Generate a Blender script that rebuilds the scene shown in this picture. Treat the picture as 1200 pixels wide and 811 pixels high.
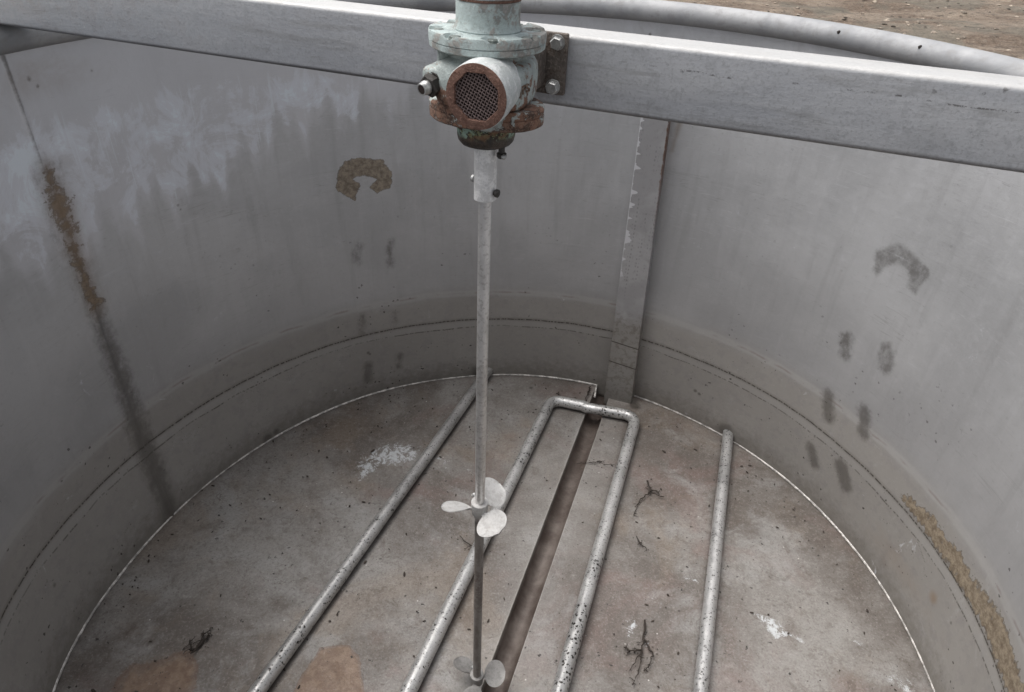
import bpy, bmesh, math, random
import numpy as np
from mathutils import Vector, Matrix

for o in list(bpy.data.objects): bpy.data.objects.remove(o)
SC = bpy.context.scene
COL = SC.collection
PI = math.pi
random.seed(7); RNG = np.random.default_rng(7)

# ------------------------------------------------------------------ camera
cd = bpy.data.cameras.new('camera'); cam = bpy.data.objects.new('camera', cd); COL.objects.link(cam)
cd.sensor_fit = 'HORIZONTAL'; cd.sensor_width = 36; cd.lens = 811.02 / 1200 * 36
cd.clip_start = .02; cd.clip_end = 500
Rr = Vector((.9985, .0393, .0381)); Uu = Vector((-.0537, .5647, .8235)); Ff = Vector((-.0108, .8243, -.566))
m = Matrix((Rr, Uu, -Ff)).transposed().to_4x4(); m.translation = (0, -1.0007, 1.5069)
cam.matrix_world = m
SC.camera = cam

# ------------------------------------------------------------------ light
SUN_AZ, SUN_EL = math.radians(-75), math.radians(66)      # azimuth from +Y towards +X
w = bpy.data.worlds.new('World'); SC.world = w; w.use_nodes = True
wn = w.node_tree.nodes; wl = w.node_tree.links; wn.clear()
sky = wn.new('ShaderNodeTexSky'); sky.sky_type = 'NISHITA'; sky.sun_disc = False
sky.sun_elevation = SUN_EL; sky.sun_rotation = SUN_AZ; sky.air_density = 1; sky.dust_density = 6; sky.ozone_density = .6
hs = wn.new('ShaderNodeHueSaturation'); hs.inputs['Saturation'].default_value = .28
bg = wn.new('ShaderNodeBackground'); bg.inputs['Strength'].default_value = .10
wo = wn.new('ShaderNodeOutputWorld')
wl.new(sky.outputs[0], hs.inputs['Color']); wl.new(hs.outputs[0], bg.inputs[0]); wl.new(bg.outputs[0], wo.inputs[0])
sd = bpy.data.lights.new('sun', 'SUN'); sd.energy = 1.4; sd.angle = math.radians(60); sd.color = (1, .985, .965)
sun = bpy.data.objects.new('sun', sd); COL.objects.link(sun)
dv = Vector((math.sin(SUN_AZ)*math.cos(SUN_EL), math.cos(SUN_AZ)*math.cos(SUN_EL), math.sin(SUN_EL)))
sun.rotation_euler = dv.to_track_quat('Z', 'Y').to_euler()
vs = SC.view_settings; vs.view_transform = 'Standard'; vs.look = 'None'; vs.exposure = .82; vs.gamma = 1; vs.use_curve_mapping = False
SC.render.engine = 'CYCLES'

# ------------------------------------------------------------------ material helper
class M:
    def __init__(s, name, disp=False):
        s.m = bpy.data.materials.new(name); s.m.use_nodes = True
        s.t = s.m.node_tree; s.N = s.t.nodes; s.N.clear()
        s.o = s.N.new('ShaderNodeOutputMaterial'); s.b = s.N.new('ShaderNodeBsdfPrincipled')
        s.t.links.new(s.b.outputs[0], s.o.inputs[0])
        s.tc = s.N.new('ShaderNodeTexCoord')
    def set(s, inp, v):
        if isinstance(v, bpy.types.NodeSocket): s.t.links.new(v, inp)
        elif isinstance(v, tuple) and len(v) == 3 and inp.type == 'RGBA': inp.default_value = (*v, 1)
        else: inp.default_value = v
    def P(s, **k):
        for a, v in k.items(): s.set(s.b.inputs[a.replace('_', ' ')], v)
    @property
    def obj(s): return s.tc.outputs['Object']
    def attr(s, name, out='Fac'):
        n = s.N.new('ShaderNodeAttribute'); n.attribute_name = name; return n.outputs[out]
    def map(s, v, sc=(1,1,1), rot=(0,0,0), loc=(0,0,0)):
        n = s.N.new('ShaderNodeMapping'); s.set(n.inputs['Vector'], v)
        n.inputs['Scale'].default_value = sc; n.inputs['Rotation'].default_value = rot; n.inputs['Location'].default_value = loc
        return n.outputs[0]
    def noise(s, v, sc, det=4, ro=.55, dist=0):
        n = s.N.new('ShaderNodeTexNoise'); s.set(n.inputs['Vector'], v); n.inputs['Scale'].default_value = sc
        n.inputs['Detail'].default_value = det; n.inputs['Roughness'].default_value = ro; n.inputs['Distortion'].default_value = dist
        return s.ma('MULTIPLY_ADD', n.outputs['Fac'], 1.75, -.375)
    def vor(s, v, sc, feat='F1', rnd=1):
        n = s.N.new('ShaderNodeTexVoronoi'); n.feature = feat; s.set(n.inputs['Vector'], v); n.inputs['Scale'].default_value = sc
        n.inputs['Randomness'].default_value = rnd
        return n.outputs['Distance']
    def ma(s, op, a, b=0., c=None, clamp=False):
        n = s.N.new('ShaderNodeMath'); n.operation = op; n.use_clamp = clamp
        s.set(n.inputs[0], a); s.set(n.inputs[1], b)
        if c is not None: s.set(n.inputs[2], c)
        return n.outputs[0]
    def mul(s, a, b): return s.ma('MULTIPLY', a, b)
    def add(s, a, b): return s.ma('ADD', a, b)
    def sub(s, a, b): return s.ma('SUBTRACT', a, b)
    def st(s, v, lo, hi, a=0., b=1.):
        n = s.N.new('ShaderNodeMapRange'); n.interpolation_type = 'SMOOTHSTEP'
        s.set(n.inputs['Value'], v)
        if lo > hi: lo, hi, a, b = hi, lo, b, a
        n.inputs['From Min'].default_value = lo; n.inputs['From Max'].default_value = hi
        n.inputs['To Min'].default_value = a; n.inputs['To Max'].default_value = b
        return n.outputs[0]
    def mix(s, f, a, b, blend='MIX'):
        n = s.N.new('ShaderNodeMix'); n.data_type = 'RGBA'; n.blend_type = blend
        s.set(n.inputs['Factor'], f); s.set(n.inputs['A'], a); s.set(n.inputs['B'], b) if False else None
        ins = [i for i in n.inputs if i.type == 'RGBA']
        s.set(ins[0], a); s.set(ins[1], b)
        return [o for o in n.outputs if o.type == 'RGBA'][0]
    def mixf(s, f, a, b):
        n = s.N.new('ShaderNodeMix'); n.data_type = 'FLOAT'
        ins = [i for i in n.inputs if i.type == 'VALUE']
        s.set(ins[0], f); s.set(ins[1], a); s.set(ins[2], b)
        return [o for o in n.outputs if o.type == 'VALUE'][0]
    def sep(s, v):
        n = s.N.new('ShaderNodeSeparateXYZ'); s.set(n.inputs[0], v); return n.outputs
    def comb(s, x, y, z=0.):
        n = s.N.new('ShaderNodeCombineXYZ'); s.set(n.inputs[0], x); s.set(n.inputs[1], y); s.set(n.inputs[2], z); return n.outputs[0]
    def bump(s, h, strength, dist=.002):
        n = s.N.new('ShaderNodeBump'); s.set(n.inputs['Height'], h); n.inputs['Strength'].default_value = strength; n.inputs['Distance'].default_value = dist
        s.t.links.new(n.outputs[0], s.b.inputs['Normal']); return n.outputs[0]

# ------------------------------------------------------------------ mesh helpers
def link(name, me, mat, parent=None, smooth=True):
    o = bpy.data.objects.new(name, me); COL.objects.link(o)
    if mat: me.materials.append(mat)
    if smooth: me.polygons.foreach_set('use_smooth', [True]*len(me.polygons))
    if parent: o.parent = parent
    return o
def obj(name, bm, mat, parent=None, smooth=True, sharp=35):
    bmesh.ops.recalc_face_normals(bm, faces=bm.faces[:])
    me = bpy.data.meshes.new(name); bm.to_mesh(me); bm.free()
    o = link(name, me, mat, parent, smooth)
    if smooth: me.set_sharp_from_angle(angle=math.radians(sharp))
    return o
def tag(o, label=None, cat=None, group=None, kind=None):
    if label: o['label'] = label
    if cat: o['category'] = cat
    if group: o['group'] = group
    if kind: o['kind'] = kind
    return o
def empty(name, loc, rz=0, **k):
    o = bpy.data.objects.new(name, None); COL.objects.link(o); o.location = loc; o.rotation_euler = (0, 0, rz); o.empty_display_size = .1
    return tag(o, **k)
def box(bm, c, s, bev=0, rot=None, seg=2):
    r = bmesh.ops.create_cube(bm, size=1); vs_ = r['verts']
    bmesh.ops.scale(bm, vec=s, verts=vs_)
    if bev:
        es = list({e for v in vs_ for e in v.link_edges})
        rr = bmesh.ops.bevel(bm, geom=es, offset=bev, segments=seg, affect='EDGES', profile=.5); vs_ = list({v for f in rr['faces'] for v in f.verts} | {v for v in vs_ if v.is_valid})
    if rot is not None: bmesh.ops.transform(bm, matrix=rot.to_4x4(), verts=vs_)
    bmesh.ops.translate(bm, vec=c, verts=vs_)
    return vs_
def frame(d):
    d = Vector(d).normalized(); u = Vector((0,0,1)) if abs(d.z) < .9 else Vector((1,0,0))
    a = d.cross(u).normalized(); return a, a.cross(d).normalized(), d
def lathe(bm, prof, c=(0,0,0), axis=(0,0,1), n=48, fn=None):
    """prof: list (r, h) along axis; closed ends where r = 0 are capped as fans"""
    a, b, d = frame(axis); c = Vector(c); rings = []
    for r, h in prof:
        ring = []
        for i in range(n):
            t = 2*PI*i/n; rr = r*(fn(t, r, h) if fn else 1)
            ring.append(bm.verts.new(c + d*h + a*(rr*math.cos(t)) + b*(rr*math.sin(t))))
        rings.append(ring)
    for p, q in zip(rings, rings[1:]):
        for i in range(n): bm.faces.new((p[i], p[(i+1) % n], q[(i+1) % n], q[i]))
    bm.faces.new(rings[0]); bm.faces.new(rings[-1])
    return [v for r in rings for v in r]
def tube(bm, pts, r, n=20, cap=True, closed=False):
    pts = [Vector(p) for p in pts]; rings = []; a = None; L = len(pts)
    for i, p in enumerate(pts):
        if closed: d = (pts[(i+1) % L] - pts[i-1]).normalized()
        else: d = (pts[min(i+1, L-1)] - pts[max(i-1, 0)]).normalized()
        if a is None: a = frame(d)[0]
        a = (a - d*a.dot(d)).normalized(); b = d.cross(a)
        rr = r[i] if isinstance(r, (list, tuple)) else r
        rings.append([bm.verts.new(p + a*(rr*math.cos(2*PI*k/n)) + b*(rr*math.sin(2*PI*k/n))) for k in range(n)])
    prs = list(zip(rings, rings[1:])) + ([(rings[-1], rings[0])] if closed else [])
    for p, q in prs:
        for k in range(n): bm.faces.new((p[k], p[(k+1) % n], q[(k+1) % n], q[k]))
    if cap and not closed: bm.faces.new(rings[0]); bm.faces.new(rings[-1])
def arcpts(p0, p1, p2, r, n=8):
    """fillet the corner p1 between p0 and p2"""
    p0, p1, p2 = map(Vector, (p0, p1, p2)); u = (p0-p1).normalized(); v = (p2-p1).normalized()
    h = math.acos(max(-1, min(1, u.dot(v))))/2; L = r/math.tan(h); c = p1 + (u+v).normalized()*(r/math.sin(h))
    a = p1+u*L; b = p1+v*L; out = []
    for i in range(n+1):
        t = i/n; q = (a-c).lerp(b-c, t).normalized()*r; out.append(c+q)
    return out
def hexbolt(bm, c, axis, r, h, rot=0.):
    a, b, d = frame(axis); c = Vector(c)
    rings = []
    for rr, hh in ((r, 0), (r, h*.82), (r*.86, h)):
        rings.append([bm.verts.new(c + d*hh + a*(rr*math.cos(rot+PI/3*i)) + b*(rr*math.sin(rot+PI/3*i))) for i in range(6)])
    for p, q in zip(rings, rings[1:]):
        for i in range(6): bm.faces.new((p[i], p[(i+1) % 6], q[(i+1) % 6], q[i]))
    bm.faces.new(rings[0]); bm.faces.new(rings[-1])

# ------------------------------------------------------------------ true (slightly out of round) tank radius, by azimuth in degrees
AZ0 = [-180,-130,-103,-96,-91,-85.4,-80.4,-72.7,-58.9,-44.9,-32.9,-24.9,-15.7,-9,-5.6,4.2,12.1,20,33.8,42.4,52.5,63.4,74.1,80.8,88.1,96.1,130,180]
R0 = [1,1,1.0005,.9998,.9901,.9844,.9792,.9771,.9758,.9808,.9915,.9975,1.0023,1.0069,1.012,1.0175,1.018,1.0195,1.0125,1.0118,1.009,1.0055,1.0,1.001,.9972,.998,1,1]
AZ1 = [-180,-130,-101.8,-93.3,-86.5,-79.7,-67.5,-51.2,-38.4,-24.1,-8.8,9.8,15.9,30,40,48.7,54.3,68.1,76.7,91.8,104.3,130,180]
R1 = [1,1.01,1.0238,1.0200,1.0113,1.0048,.9944,.986,.9885,.9911,.996,1.003,1.005,.9977,.9977,.9988,.9963,.9914,.9961,.9993,.9962,1,1]
def radii(az, z):
    az = np.asarray(az, float)
    def sm(A, R): return np.mean([np.interp(az + d, A, R, period=360) for d in (-5, -2.5, 0, 2.5, 5)], axis=0)
    r0, r1 = sm(AZ0, R0), sm(AZ1, R1); r2 = 1.0
    z = np.asarray(z, float)
    k = np.clip(z/.2477, 0, 1); q = np.clip((z-.2477)/.7, 0, 1); q = q*q*(3-2*q)
    return np.where(z < .2477, r0*(1-k)+r1*k, r1*(1-q)+r2*q)
def wp(az, z, off=0.):
    r = float(radii(az, z)) - off; a = math.radians(az); return Vector((r*math.sin(a), r*math.cos(a), z))

# ------------------------------------------------------------------ masks (dirt, shade and edge highlights painted on the surfaces, in surface metres)
def inside(X, Y, poly):
    c = np.zeros(X.shape, bool); n = len(poly)
    for i in range(n):
        x0, y0 = poly[i]; x1, y1 = poly[i-1]
        if y0 == y1: continue
        k = (y0 > Y) != (y1 > Y); c ^= k & (X < (x1-x0)*(Y-y0)/(y1-y0)+x0)
    return c
def dseg(X, Y, p, q):
    px, py = p; dx, dy = q[0]-px, q[1]-py; L = dx*dx+dy*dy+1e-12
    t = np.clip(((X-px)*dx+(Y-py)*dy)/L, 0, 1); return np.hypot(X-px-t*dx, Y-py-t*dy), t
def m_poly(X, Y, poly, soft):
    d = np.full(X.shape, 1e9)
    for i in range(len(poly)): d = np.minimum(d, dseg(X, Y, poly[i-1], poly[i])[0])
    d = np.where(inside(X, Y, poly), -d, d); return np.clip(.5 - d/(2*soft), 0, 1)
def m_line(X, Y, pts, wd, soft):
    out = np.zeros(X.shape)
    for i in range(len(pts)-1):
        d, t = dseg(X, Y, pts[i], pts[i+1])
        w_ = wd if not isinstance(wd, (list, tuple)) else wd[i]*(1-t)+wd[i+1]*t
        out = np.maximum(out, np.clip(.5-(d-w_)/(2*soft), 0, 1))
    return out
D2 = PI/180
def az(l): return [(a*D2, z) for a, z in l]

# ------------------------------------------------------------------ materials
def metal_pipe(name, base, rough=.36, metal=.55, specks=0., dirt=.35, ylim=9):
    k = M(name); v = k.obj
    n1 = k.noise(v, 9, 5, .6); n2 = k.noise(v, 70, 4, .6); n3 = k.noise(v, 300, 2, .6)
    c = k.mix(k.st(n1, .35, .7), base, tuple(x*.74 for x in base))
    c = k.mix(k.mul(k.st(n2, .55, .72), .5), c, tuple(x*1.08 for x in base))
    c = k.mix(k.mul(k.st(n3, .55, .95), .35), c, (.09, .085, .08))
    if specks:
        d = k.vor(v, 88, rnd=1); reg = k.mul(k.st(k.noise(v, 9, 4, .7), .38, .62), k.st(k.sep(v)[1], ylim, ylim-.35)) if ylim < 5 else k.st(k.noise(v, 9, 4, .7), .40, .66)
        wob = k.add(d, k.mul(k.sub(k.noise(v, 240, 2), .5), .45))
        c = k.mix(k.mul(k.mul(k.st(wob, .36, .20), reg), specks), c, (.025, .02, .018))
        c = k.mix(k.mul(k.st(k.noise(k.map(v, (1,1,1)), 160, 3, .7), .68, .74), specks), c, (.03, .025, .02))
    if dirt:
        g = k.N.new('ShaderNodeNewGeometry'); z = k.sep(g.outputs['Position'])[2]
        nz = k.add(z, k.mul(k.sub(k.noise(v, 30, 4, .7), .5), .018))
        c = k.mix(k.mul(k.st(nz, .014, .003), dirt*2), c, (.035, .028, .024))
    k.P(Base_Color=c, Metallic=metal, Roughness=k.st(n2, .3, .7, rough-.06, rough+.14)); k.bump(k.add(n2, k.mul(n3, .6)), .25, .0012)
    return k.m

def mk_wall():
    k = M('brushed_steel_wall'); sw = k.attr('sw', 'Vector'); x, z, _ = k.sep(sw)
    P2 = k.comb(x, z)
    blot = k.noise(P2, 2.2, 5, .6, .4); fine = k.noise(P2, 40, 7, .75); grain = k.noise(k.map(P2, (30, 260, 1)), 1, 4, .7)
    vst = k.noise(k.map(P2, (26, 2.2, 1)), 1, 5, .6, .2); hs_ = k.noise(k.map(P2, (3, 90, 1)), 1, 4, .7)
    c = k.mix(k.st(blot, .3, .7), (.465, .468, .475), (.545, .547, .553))
    c = k.mix(k.mul(k.st(vst, .5, .9), .38), c, (.35, .348, .35)); c = k.mix(k.mul(k.st(vst, .42, .1), .25), c, (.62, .62, .63))
    c = k.mix(k.mul(k.st(fine, .5, .9), .25), c, (.64, .64, .66))
    # thin random scratches
    sc1 = k.noise(k.map(P2, (5, 55, 1), (0, 0, .9)), 1, 2, .5, 1.2); sc1 = k.ma('ABSOLUTE', k.sub(sc1, .5))
    sm_ = k.st(k.noise(P2, 3.1, 2), .5, .62)
    c = k.mix(k.mul(k.mul(k.st(sc1, .006, .001), sm_), .35), c, (.16, .15, .15))
    for rot_, scl, off, col_, am in ((.35, (4, 70, 1), 1.3, (.70, .70, .72), .35), (-.5, (3, 60, 1), 4.1, (.20, .19, .185), .32), (1.45, (3, 75, 1), 7.7, (.24, .235, .23), .35), (.05, (2.2, 85, 1), 2.9, (.68, .68, .70), .4), (1.57, (2, 40, 1), 5.2, (.66, .67, .69), .3)):
        q = k.ma('ABSOLUTE', k.sub(k.noise(k.map(P2, scl, (0, 0, rot_), (off, off, 0)), 1, 2, .5, .7), .5))
        c = k.mix(k.mul(k.mul(k.st(q, .016, .002), k.st(k.noise(k.map(P2, loc=(off, 0, 0)), 4.5, 4, .7), .52, .75)), am), c, col_)
    scuff = k.noise(P2, 19, 7, .8, .6); c = k.mix(k.mul(k.mul(k.st(scuff, .62, .85), k.st(k.noise(P2, 2.7, 2), .4, .7)), .35), c, (.30, .29, .285))
    c = k.mix(k.mul(k.st(k.noise(k.map(P2, loc=(6, 6, 0)), 15, 7, .8, .6), .62, .9), .35), c, (.64, .64, .65))
    # mottled lower film left by the liquid, with the lower wall's shade painted in
    zz = k.add(z, k.mul(k.sub(k.noise(P2, 6, 4, .6), .5), .012))
    low = k.st(k.add(zz, k.mul(k.sub(blot, .5), .03)), .40, .31)
    flm = k.mix(k.noise(P2, 5, 6, .65), (.24, .212, .165), (.365, .335, .28))
    flm = k.mix(k.mul(k.st(k.noise(P2, 26, 5, .7), .5, .7), .55), flm, (.20, .175, .15))
    c = k.mix(k.mul(low, .80), c, flm)
    grey2 = k.st(k.add(z, k.mul(blot, .2)), 1.0, .35)
    c = k.mix(k.mul(grey2, .50), c, (.27, .262, .265))  # gradual dimming down the wall, put into the colour
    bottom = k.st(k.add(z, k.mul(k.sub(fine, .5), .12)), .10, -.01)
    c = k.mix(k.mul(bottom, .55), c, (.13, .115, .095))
    # pale tide band
    band = k.mul(k.st(zz, .336, .346), k.st(zz, .368, .358))
    c = k.mix(k.mul(band, .35), c, (.47, .46, .45))
    edge = k.st(k.ma('ABSOLUTE', k.sub(zz, .352)), .005, .001)
    c = k.mix(k.mul(k.mul(edge, k.st(k.noise(P2, 11, 3), .45, .7)), .35), c, (.16, .10, .085))
    # dark beaded seam line, and the faint one below it
    dz = k.ma('ABSOLUTE', k.sub(k.add(z, k.mul(k.sub(k.noise(P2, 14, 2), .5), .004)), .2477))
    dots = k.noise(k.map(P2, (110, 20, 1)), 1, 3, .7)
    c = k.mix(k.mul(k.st(dz, .0032, .0012), k.st(dots, .36, .52)), c, (.035, .028, .022))
    c = k.mix(k.mul(k.st(dz, .012, .003), .30), c, (.12, .105, .09))
    dz2 = k.ma('ABSOLUTE', k.sub(k.add(z, k.mul(k.sub(k.noise(P2, 4, 2), .5), .02)), .219))
    c = k.mix(k.mul(k.mul(k.st(dz2, .003, .001), k.st(dots, .40, .55)), .75), c, (.06, .05, .04))
    c = k.mix(k.mul(k.mul(k.st(z, .2477, .240), k.st(z, .215, .222)), .4), c, (.36, .35, .335))
    # specks and flecks of dried dirt
    v1 = k.vor(P2, 42); reg = k.st(k.noise(P2, 5, 3), .52, .62)
    wob = k.add(v1, k.mul(k.sub(k.noise(P2, 120, 3), .5), .5))
    sp = k.mul(k.mul(k.st(wob, .12, .04), reg), k.st(z, .75, .2, .15, 1))
    c = k.mix(k.mul(sp, .9), c, (.03, .022, .018))
    v2 = k.vor(k.map(P2, (1.4, 1, 1)), 110); sp2 = k.mul(k.st(k.add(v2, k.mul(k.sub(fine, .5), .6)), .14, .05), k.st(k.noise(P2, 9, 4), .55, .7))
    c = k.mix(k.mul(k.mul(sp2, low), .8), c, (.05, .04, .032))
    mot = k.noise(P2, 90, 7, .8); c = k.mix(k.mul(k.st(mot, .55, .95), .30), c, (.22, .21, .205)); c = k.mix(k.mul(k.st(mot, .42, .05), .22), c, (.66, .66, .67))
    # painted masks
    pale, brown, dark, rust = (k.attr(a) for a in ('pale', 'brown', 'dark', 'rust'))
    pst = k.noise(k.map(P2, (60, 7, 1)), 1, 6, .68, .5); pn = k.noise(P2, 9, 8, .75, .8)
    pf = k.add(pale, k.add(k.mul(k.sub(pst, .5), .35), k.mul(k.sub(pn, .5), 1.9)))
    up_ = k.add(k.attr('upper'), k.add(k.mul(k.sub(pst, .5), .10), k.mul(k.sub(k.noise(k.map(P2, (1.3, 1, 1)), 6, 10, .78, 1.3), .5), 1.1)))
    c = k.mix(k.mul(k.st(up_, .10, .95), .60), c, (.69, .69, .72))
    c = k.mix(k.mul(k.st(pf, .50, .80), .55), c, (.75, .77, .82))
    c = k.mix(k.mul(k.st(pf, .86, 1.10), .62), c, (.78, .84, .88))
    drip = k.noise(k.map(P2, (75, 3.2, 1), (0, 0, .03)), 1, 4, .55, .3); c = k.mix(k.mul(k.mul(k.st(drip, .70, .84), k.st(pale, .15, .5)), .55), c, (.74, .78, .82))
    flk = k.noise(P2, 60, 8, .85, 1.); c = k.mix(k.mul(k.mul(k.st(flk, .62, .78), k.st(pale, .2, .6)), .5), c, (.76, .80, .84))
    dn = k.noise(k.map(P2, (50, 25, 1)), 1, 5, .7)
    df = k.add(dark, k.add(k.mul(k.sub(dn, .5), .5), k.mul(k.mul(k.sub(fine, .5), .7), k.st(dark, .02, .3))))
    c = k.mix(k.mul(k.st(df, .18, 1.05), .70), c, (.085, .076, .066))
    bn = k.noise(P2, 70, 5, .7, .4); bf = k.add(brown, k.add(k.mul(k.sub(bn, .5), .32), k.mul(k.sub(k.noise(P2, 30, 5, .7, .4), .5), .45)))
    bcol = k.mix(k.st(k.noise(P2, 60, 7, .78), .25, .75), (.11, .072, .038), (.31, .25, .172))
    c = k.mix(k.mul(k.st(bf, .38, .55), .86), c, bcol)
    rimd = k.st(k.ma('ABSOLUTE', k.sub(bf, .46)), .06, .02)
    c = k.mix(k.mul(rimd, .45), c, (.05, .035, .022))
    rf = k.add(rust, k.mul(k.sub(pn, .5), .6))
    c = k.mix(k.mul(k.st(rf, .15, 1.3), .8), c, (.25, .175, .115))
    rgh = k.mixf(low, k.st(fine, .3, .7, .40, .50), .62); rgh = k.mixf(k.st(pf, .5, 1), rgh, .7); rgh = k.mixf(k.st(bf, .4, .6), rgh, .9)
    met = k.mixf(low, .35, .12); met = k.mixf(k.st(bf, .4, .6), met, 0.); met = k.mixf(k.st(pf, .5, 1), met, .1)
    k.P(Base_Color=c, Metallic=met, Roughness=rgh)
    h = k.add(k.mul(grain, .25), k.add(k.mul(k.noise(P2, 1.6, 2), 26), k.add(k.mul(k.st(bf, .42, .58), 1.6), k.mul(bn, .5))))
    k.bump(h, .35, .0012)
    return k.m

def mk_floor():
    k = M('stained_tank_floor'); v = k.obj
    n1 = k.noise(v, 2.2, 6, .6, .5); n2 = k.noise(v, 8, 7, .68, .5); n3 = k.noise(v, 42, 6, .72); n4 = k.noise(v, 190, 4, .7)
    c = k.mix(k.st(n1, .30, .70), (.118, .102, .090), (.235, .222, .207))
    pk = k.noise(k.map(v, loc=(3, 7, 1)), 3.4, 5, .65, .8)
    c = k.mix(k.mul(k.st(pk, .52, .8), .5), c, (.185, .128, .115))
    br = k.noise(k.map(v, loc=(9, 2, 5)), 2.8, 6, .66, .7)
    c = k.mix(k.mul(k.st(br, .5, .8), .5), c, (.21, .165, .125))
    gy = k.noise(k.map(v, loc=(1, 5, 2)), 5, 6, .7, .4)
    c = k.mix(k.mul(k.st(gy, .5, .8), .55), c, (.30, .296, .287))
    c = k.mix(k.mul(k.st(n2, .55, .85), .42), c, (.125, .10, .085))
    n5 = k.noise(k.map(v, loc=(2, 8, 3)), 19, 7, .75, .8); c = k.mix(k.mul(k.st(n5, .52, .85), .55), c, (.095, .073, .06)); c = k.mix(k.mul(k.st(n5, .42, .1), .30), c, (.34, .33, .31))
    c = k.mix(k.mul(k.st(n3, .55, .95), .40), c, (.33, .305, .28))
    c = k.mix(k.mul(k.st(n3, .42, .05), .7), c, (.11, .085, .07))
    c = k.mix(k.mul(k.st(n4, .52, .9), .55), c, (.085, .07, .058))
    if 1: c = k.mix(k.mul(k.st(n4, .45, .1), .38), c, (.40, .38, .36))
    gap, mid, white, dark, rust = (k.attr(a) for a in ('gutter', 'strip', 'white', 'dark', 'rust'))
    c = k.mix(k.mul(mid, k.st(n2, .1, .8, .15, .45)), c, (.29, .278, .262))
    rf = k.add(rust, k.mul(k.sub(n2, .5), .45))
    rcol = k.mix(k.st(n3, .4, .62), (.17, .105, .068), (.23, .155, .105))
    c = k.mix(k.mul(k.st(rf, .40, .64), .8), c, rcol)
    c = k.mix(k.mul(k.st(k.ma('ABSOLUTE', k.sub(rf, .49)), .05, .01), .4), c, (.13, .07, .045))
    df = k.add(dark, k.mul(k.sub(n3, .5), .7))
    c = k.mix(k.mul(k.st(df, .3, 1.0), .75), c, (.05, .042, .036))  # dark band by the wall, plus painted shade along pipes and gutter
    n7 = k.noise(k.map(v, loc=(6, 1, 2)), 95, 6, .8); c = k.mix(k.mul(k.st(n7, .58, .82), .6), c, (.07, .055, .046)); c = k.mix(k.mul(k.st(n7, .38, .15), .35), c, (.38, .36, .335))
    # curly crack-like marks
    ck = k.noise(k.map(v, loc=(4, 4, 4)), 7, 3, .5, 2.2); ck = k.ma('ABSOLUTE', k.sub(ck, .5))
    cr = k.mul(k.st(ck, .009, .002), k.st(k.noise(v, 3.7, 3), .53, .62))
    c = k.mix(k.mul(cr, .45), c, (.09, .07, .055))
    v1 = k.vor(v, 36); wob = k.add(v1, k.mul(k.sub(k.noise(v, 130, 3, .7), .5), .6))
    c = k.mix(k.mul(k.mul(k.st(wob, .10, .02), k.st(k.noise(v, 6, 3), .42, .6)), .95), c, (.02, .016, .013))
    v2 = k.vor(v, 95); wob2 = k.add(v2, k.mul(k.sub(n4, .5), .8))
    c = k.mix(k.mul(k.mul(k.st(wob2, .12, .0), k.st(k.noise(k.map(v, loc=(7,7,7)), 7, 4), .5, .62)), .8), c, (.045, .035, .03))
    wv = k.mul(k.add(white, k.mul(k.sub(k.noise(v, 26, 9, .85, .9), .5), 1.9)), k.st(white, .02, .3))
    hole = k.st(k.noise(k.map(v, loc=(5, 5, 5)), 48, 7, .8, .6), .42, .54)
    c = k.mix(k.mul(k.mul(k.st(wv, .55, .85), hole), .8), c, (.55, .57, .585))
    v3 = k.vor(k.map(v, loc=(2, 2, 0)), 30); c = k.mix(k.mul(k.mul(k.st(v3, .07, .04), k.st(k.noise(v, 4.4, 3), .58, .64)), .8), c, (.55, .53, .50))
    gc = k.mix(k.st(k.noise(v, 12, 5, .65), .2, .8), (.075, .056, .047), (.165, .138, .122))  # brown gutter bottom, its deep shadow partly put into the colour
    gc = k.mix(k.mul(k.st(n4, .5, .95), .3), gc, (.06, .045, .038))
    c = k.mix(gap, c, gc)
    lip_highlight = k.attr('lip_highlight'); c = k.mix(k.mul(lip_highlight, .6), c, (.42, .40, .375))  # painted highlight on the gutter's metal edges
    k.P(Base_Color=c, Metallic=k.mixf(gap, .12, .25), Roughness=k.st(n2, .35, .7, .42, .66))
    k.bump(k.add(k.mul(n2, 2), k.add(n3, k.mul(n4, .5))), .4, .002)
    return k.m

def mk_ground():
    k = M('bare_earth'); v = k.obj
    n1 = k.noise(k.map(v, (.5, 1.6, 1)), 1.0, 6, .65, .6); n2 = k.noise(k.map(v, (.9, 2.2, 1)), 5, 7, .7, .5); n3 = k.noise(v, 22, 6, .75)
    c = k.mix(k.st(n1, .35, .62), (.25, .185, .135), (.38, .305, .235))
    c = k.mix(k.mul(k.st(n2, .5, .8), .7), c, (.12, .095, .075))
    c = k.mix(k.mul(k.st(n3, .5, .9), .65), c, (.48, .41, .34))
    c = k.mix(k.mul(k.st(k.noise(v, 45, 4, .7), .6, .8), .8), c, (.07, .055, .045))
    n6 = k.noise(v, 9, 8, .8, .3); c = k.mix(k.mul(k.st(n6, .55, .75), .75), c, (.085, .065, .05)); c = k.mix(k.mul(k.st(n6, .42, .2), .6), c, (.50, .43, .36))
    g = k.noise(k.map(v, loc=(3,1,0)), .7, 4); c = k.mix(k.mul(k.st(g, .5, .62), .5), c, (.19, .185, .15))
    k.P(Base_Color=c, Roughness=.95); k.bump(k.add(k.mul(n2, 3), n3), 1, .03)
    return k.m

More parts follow.
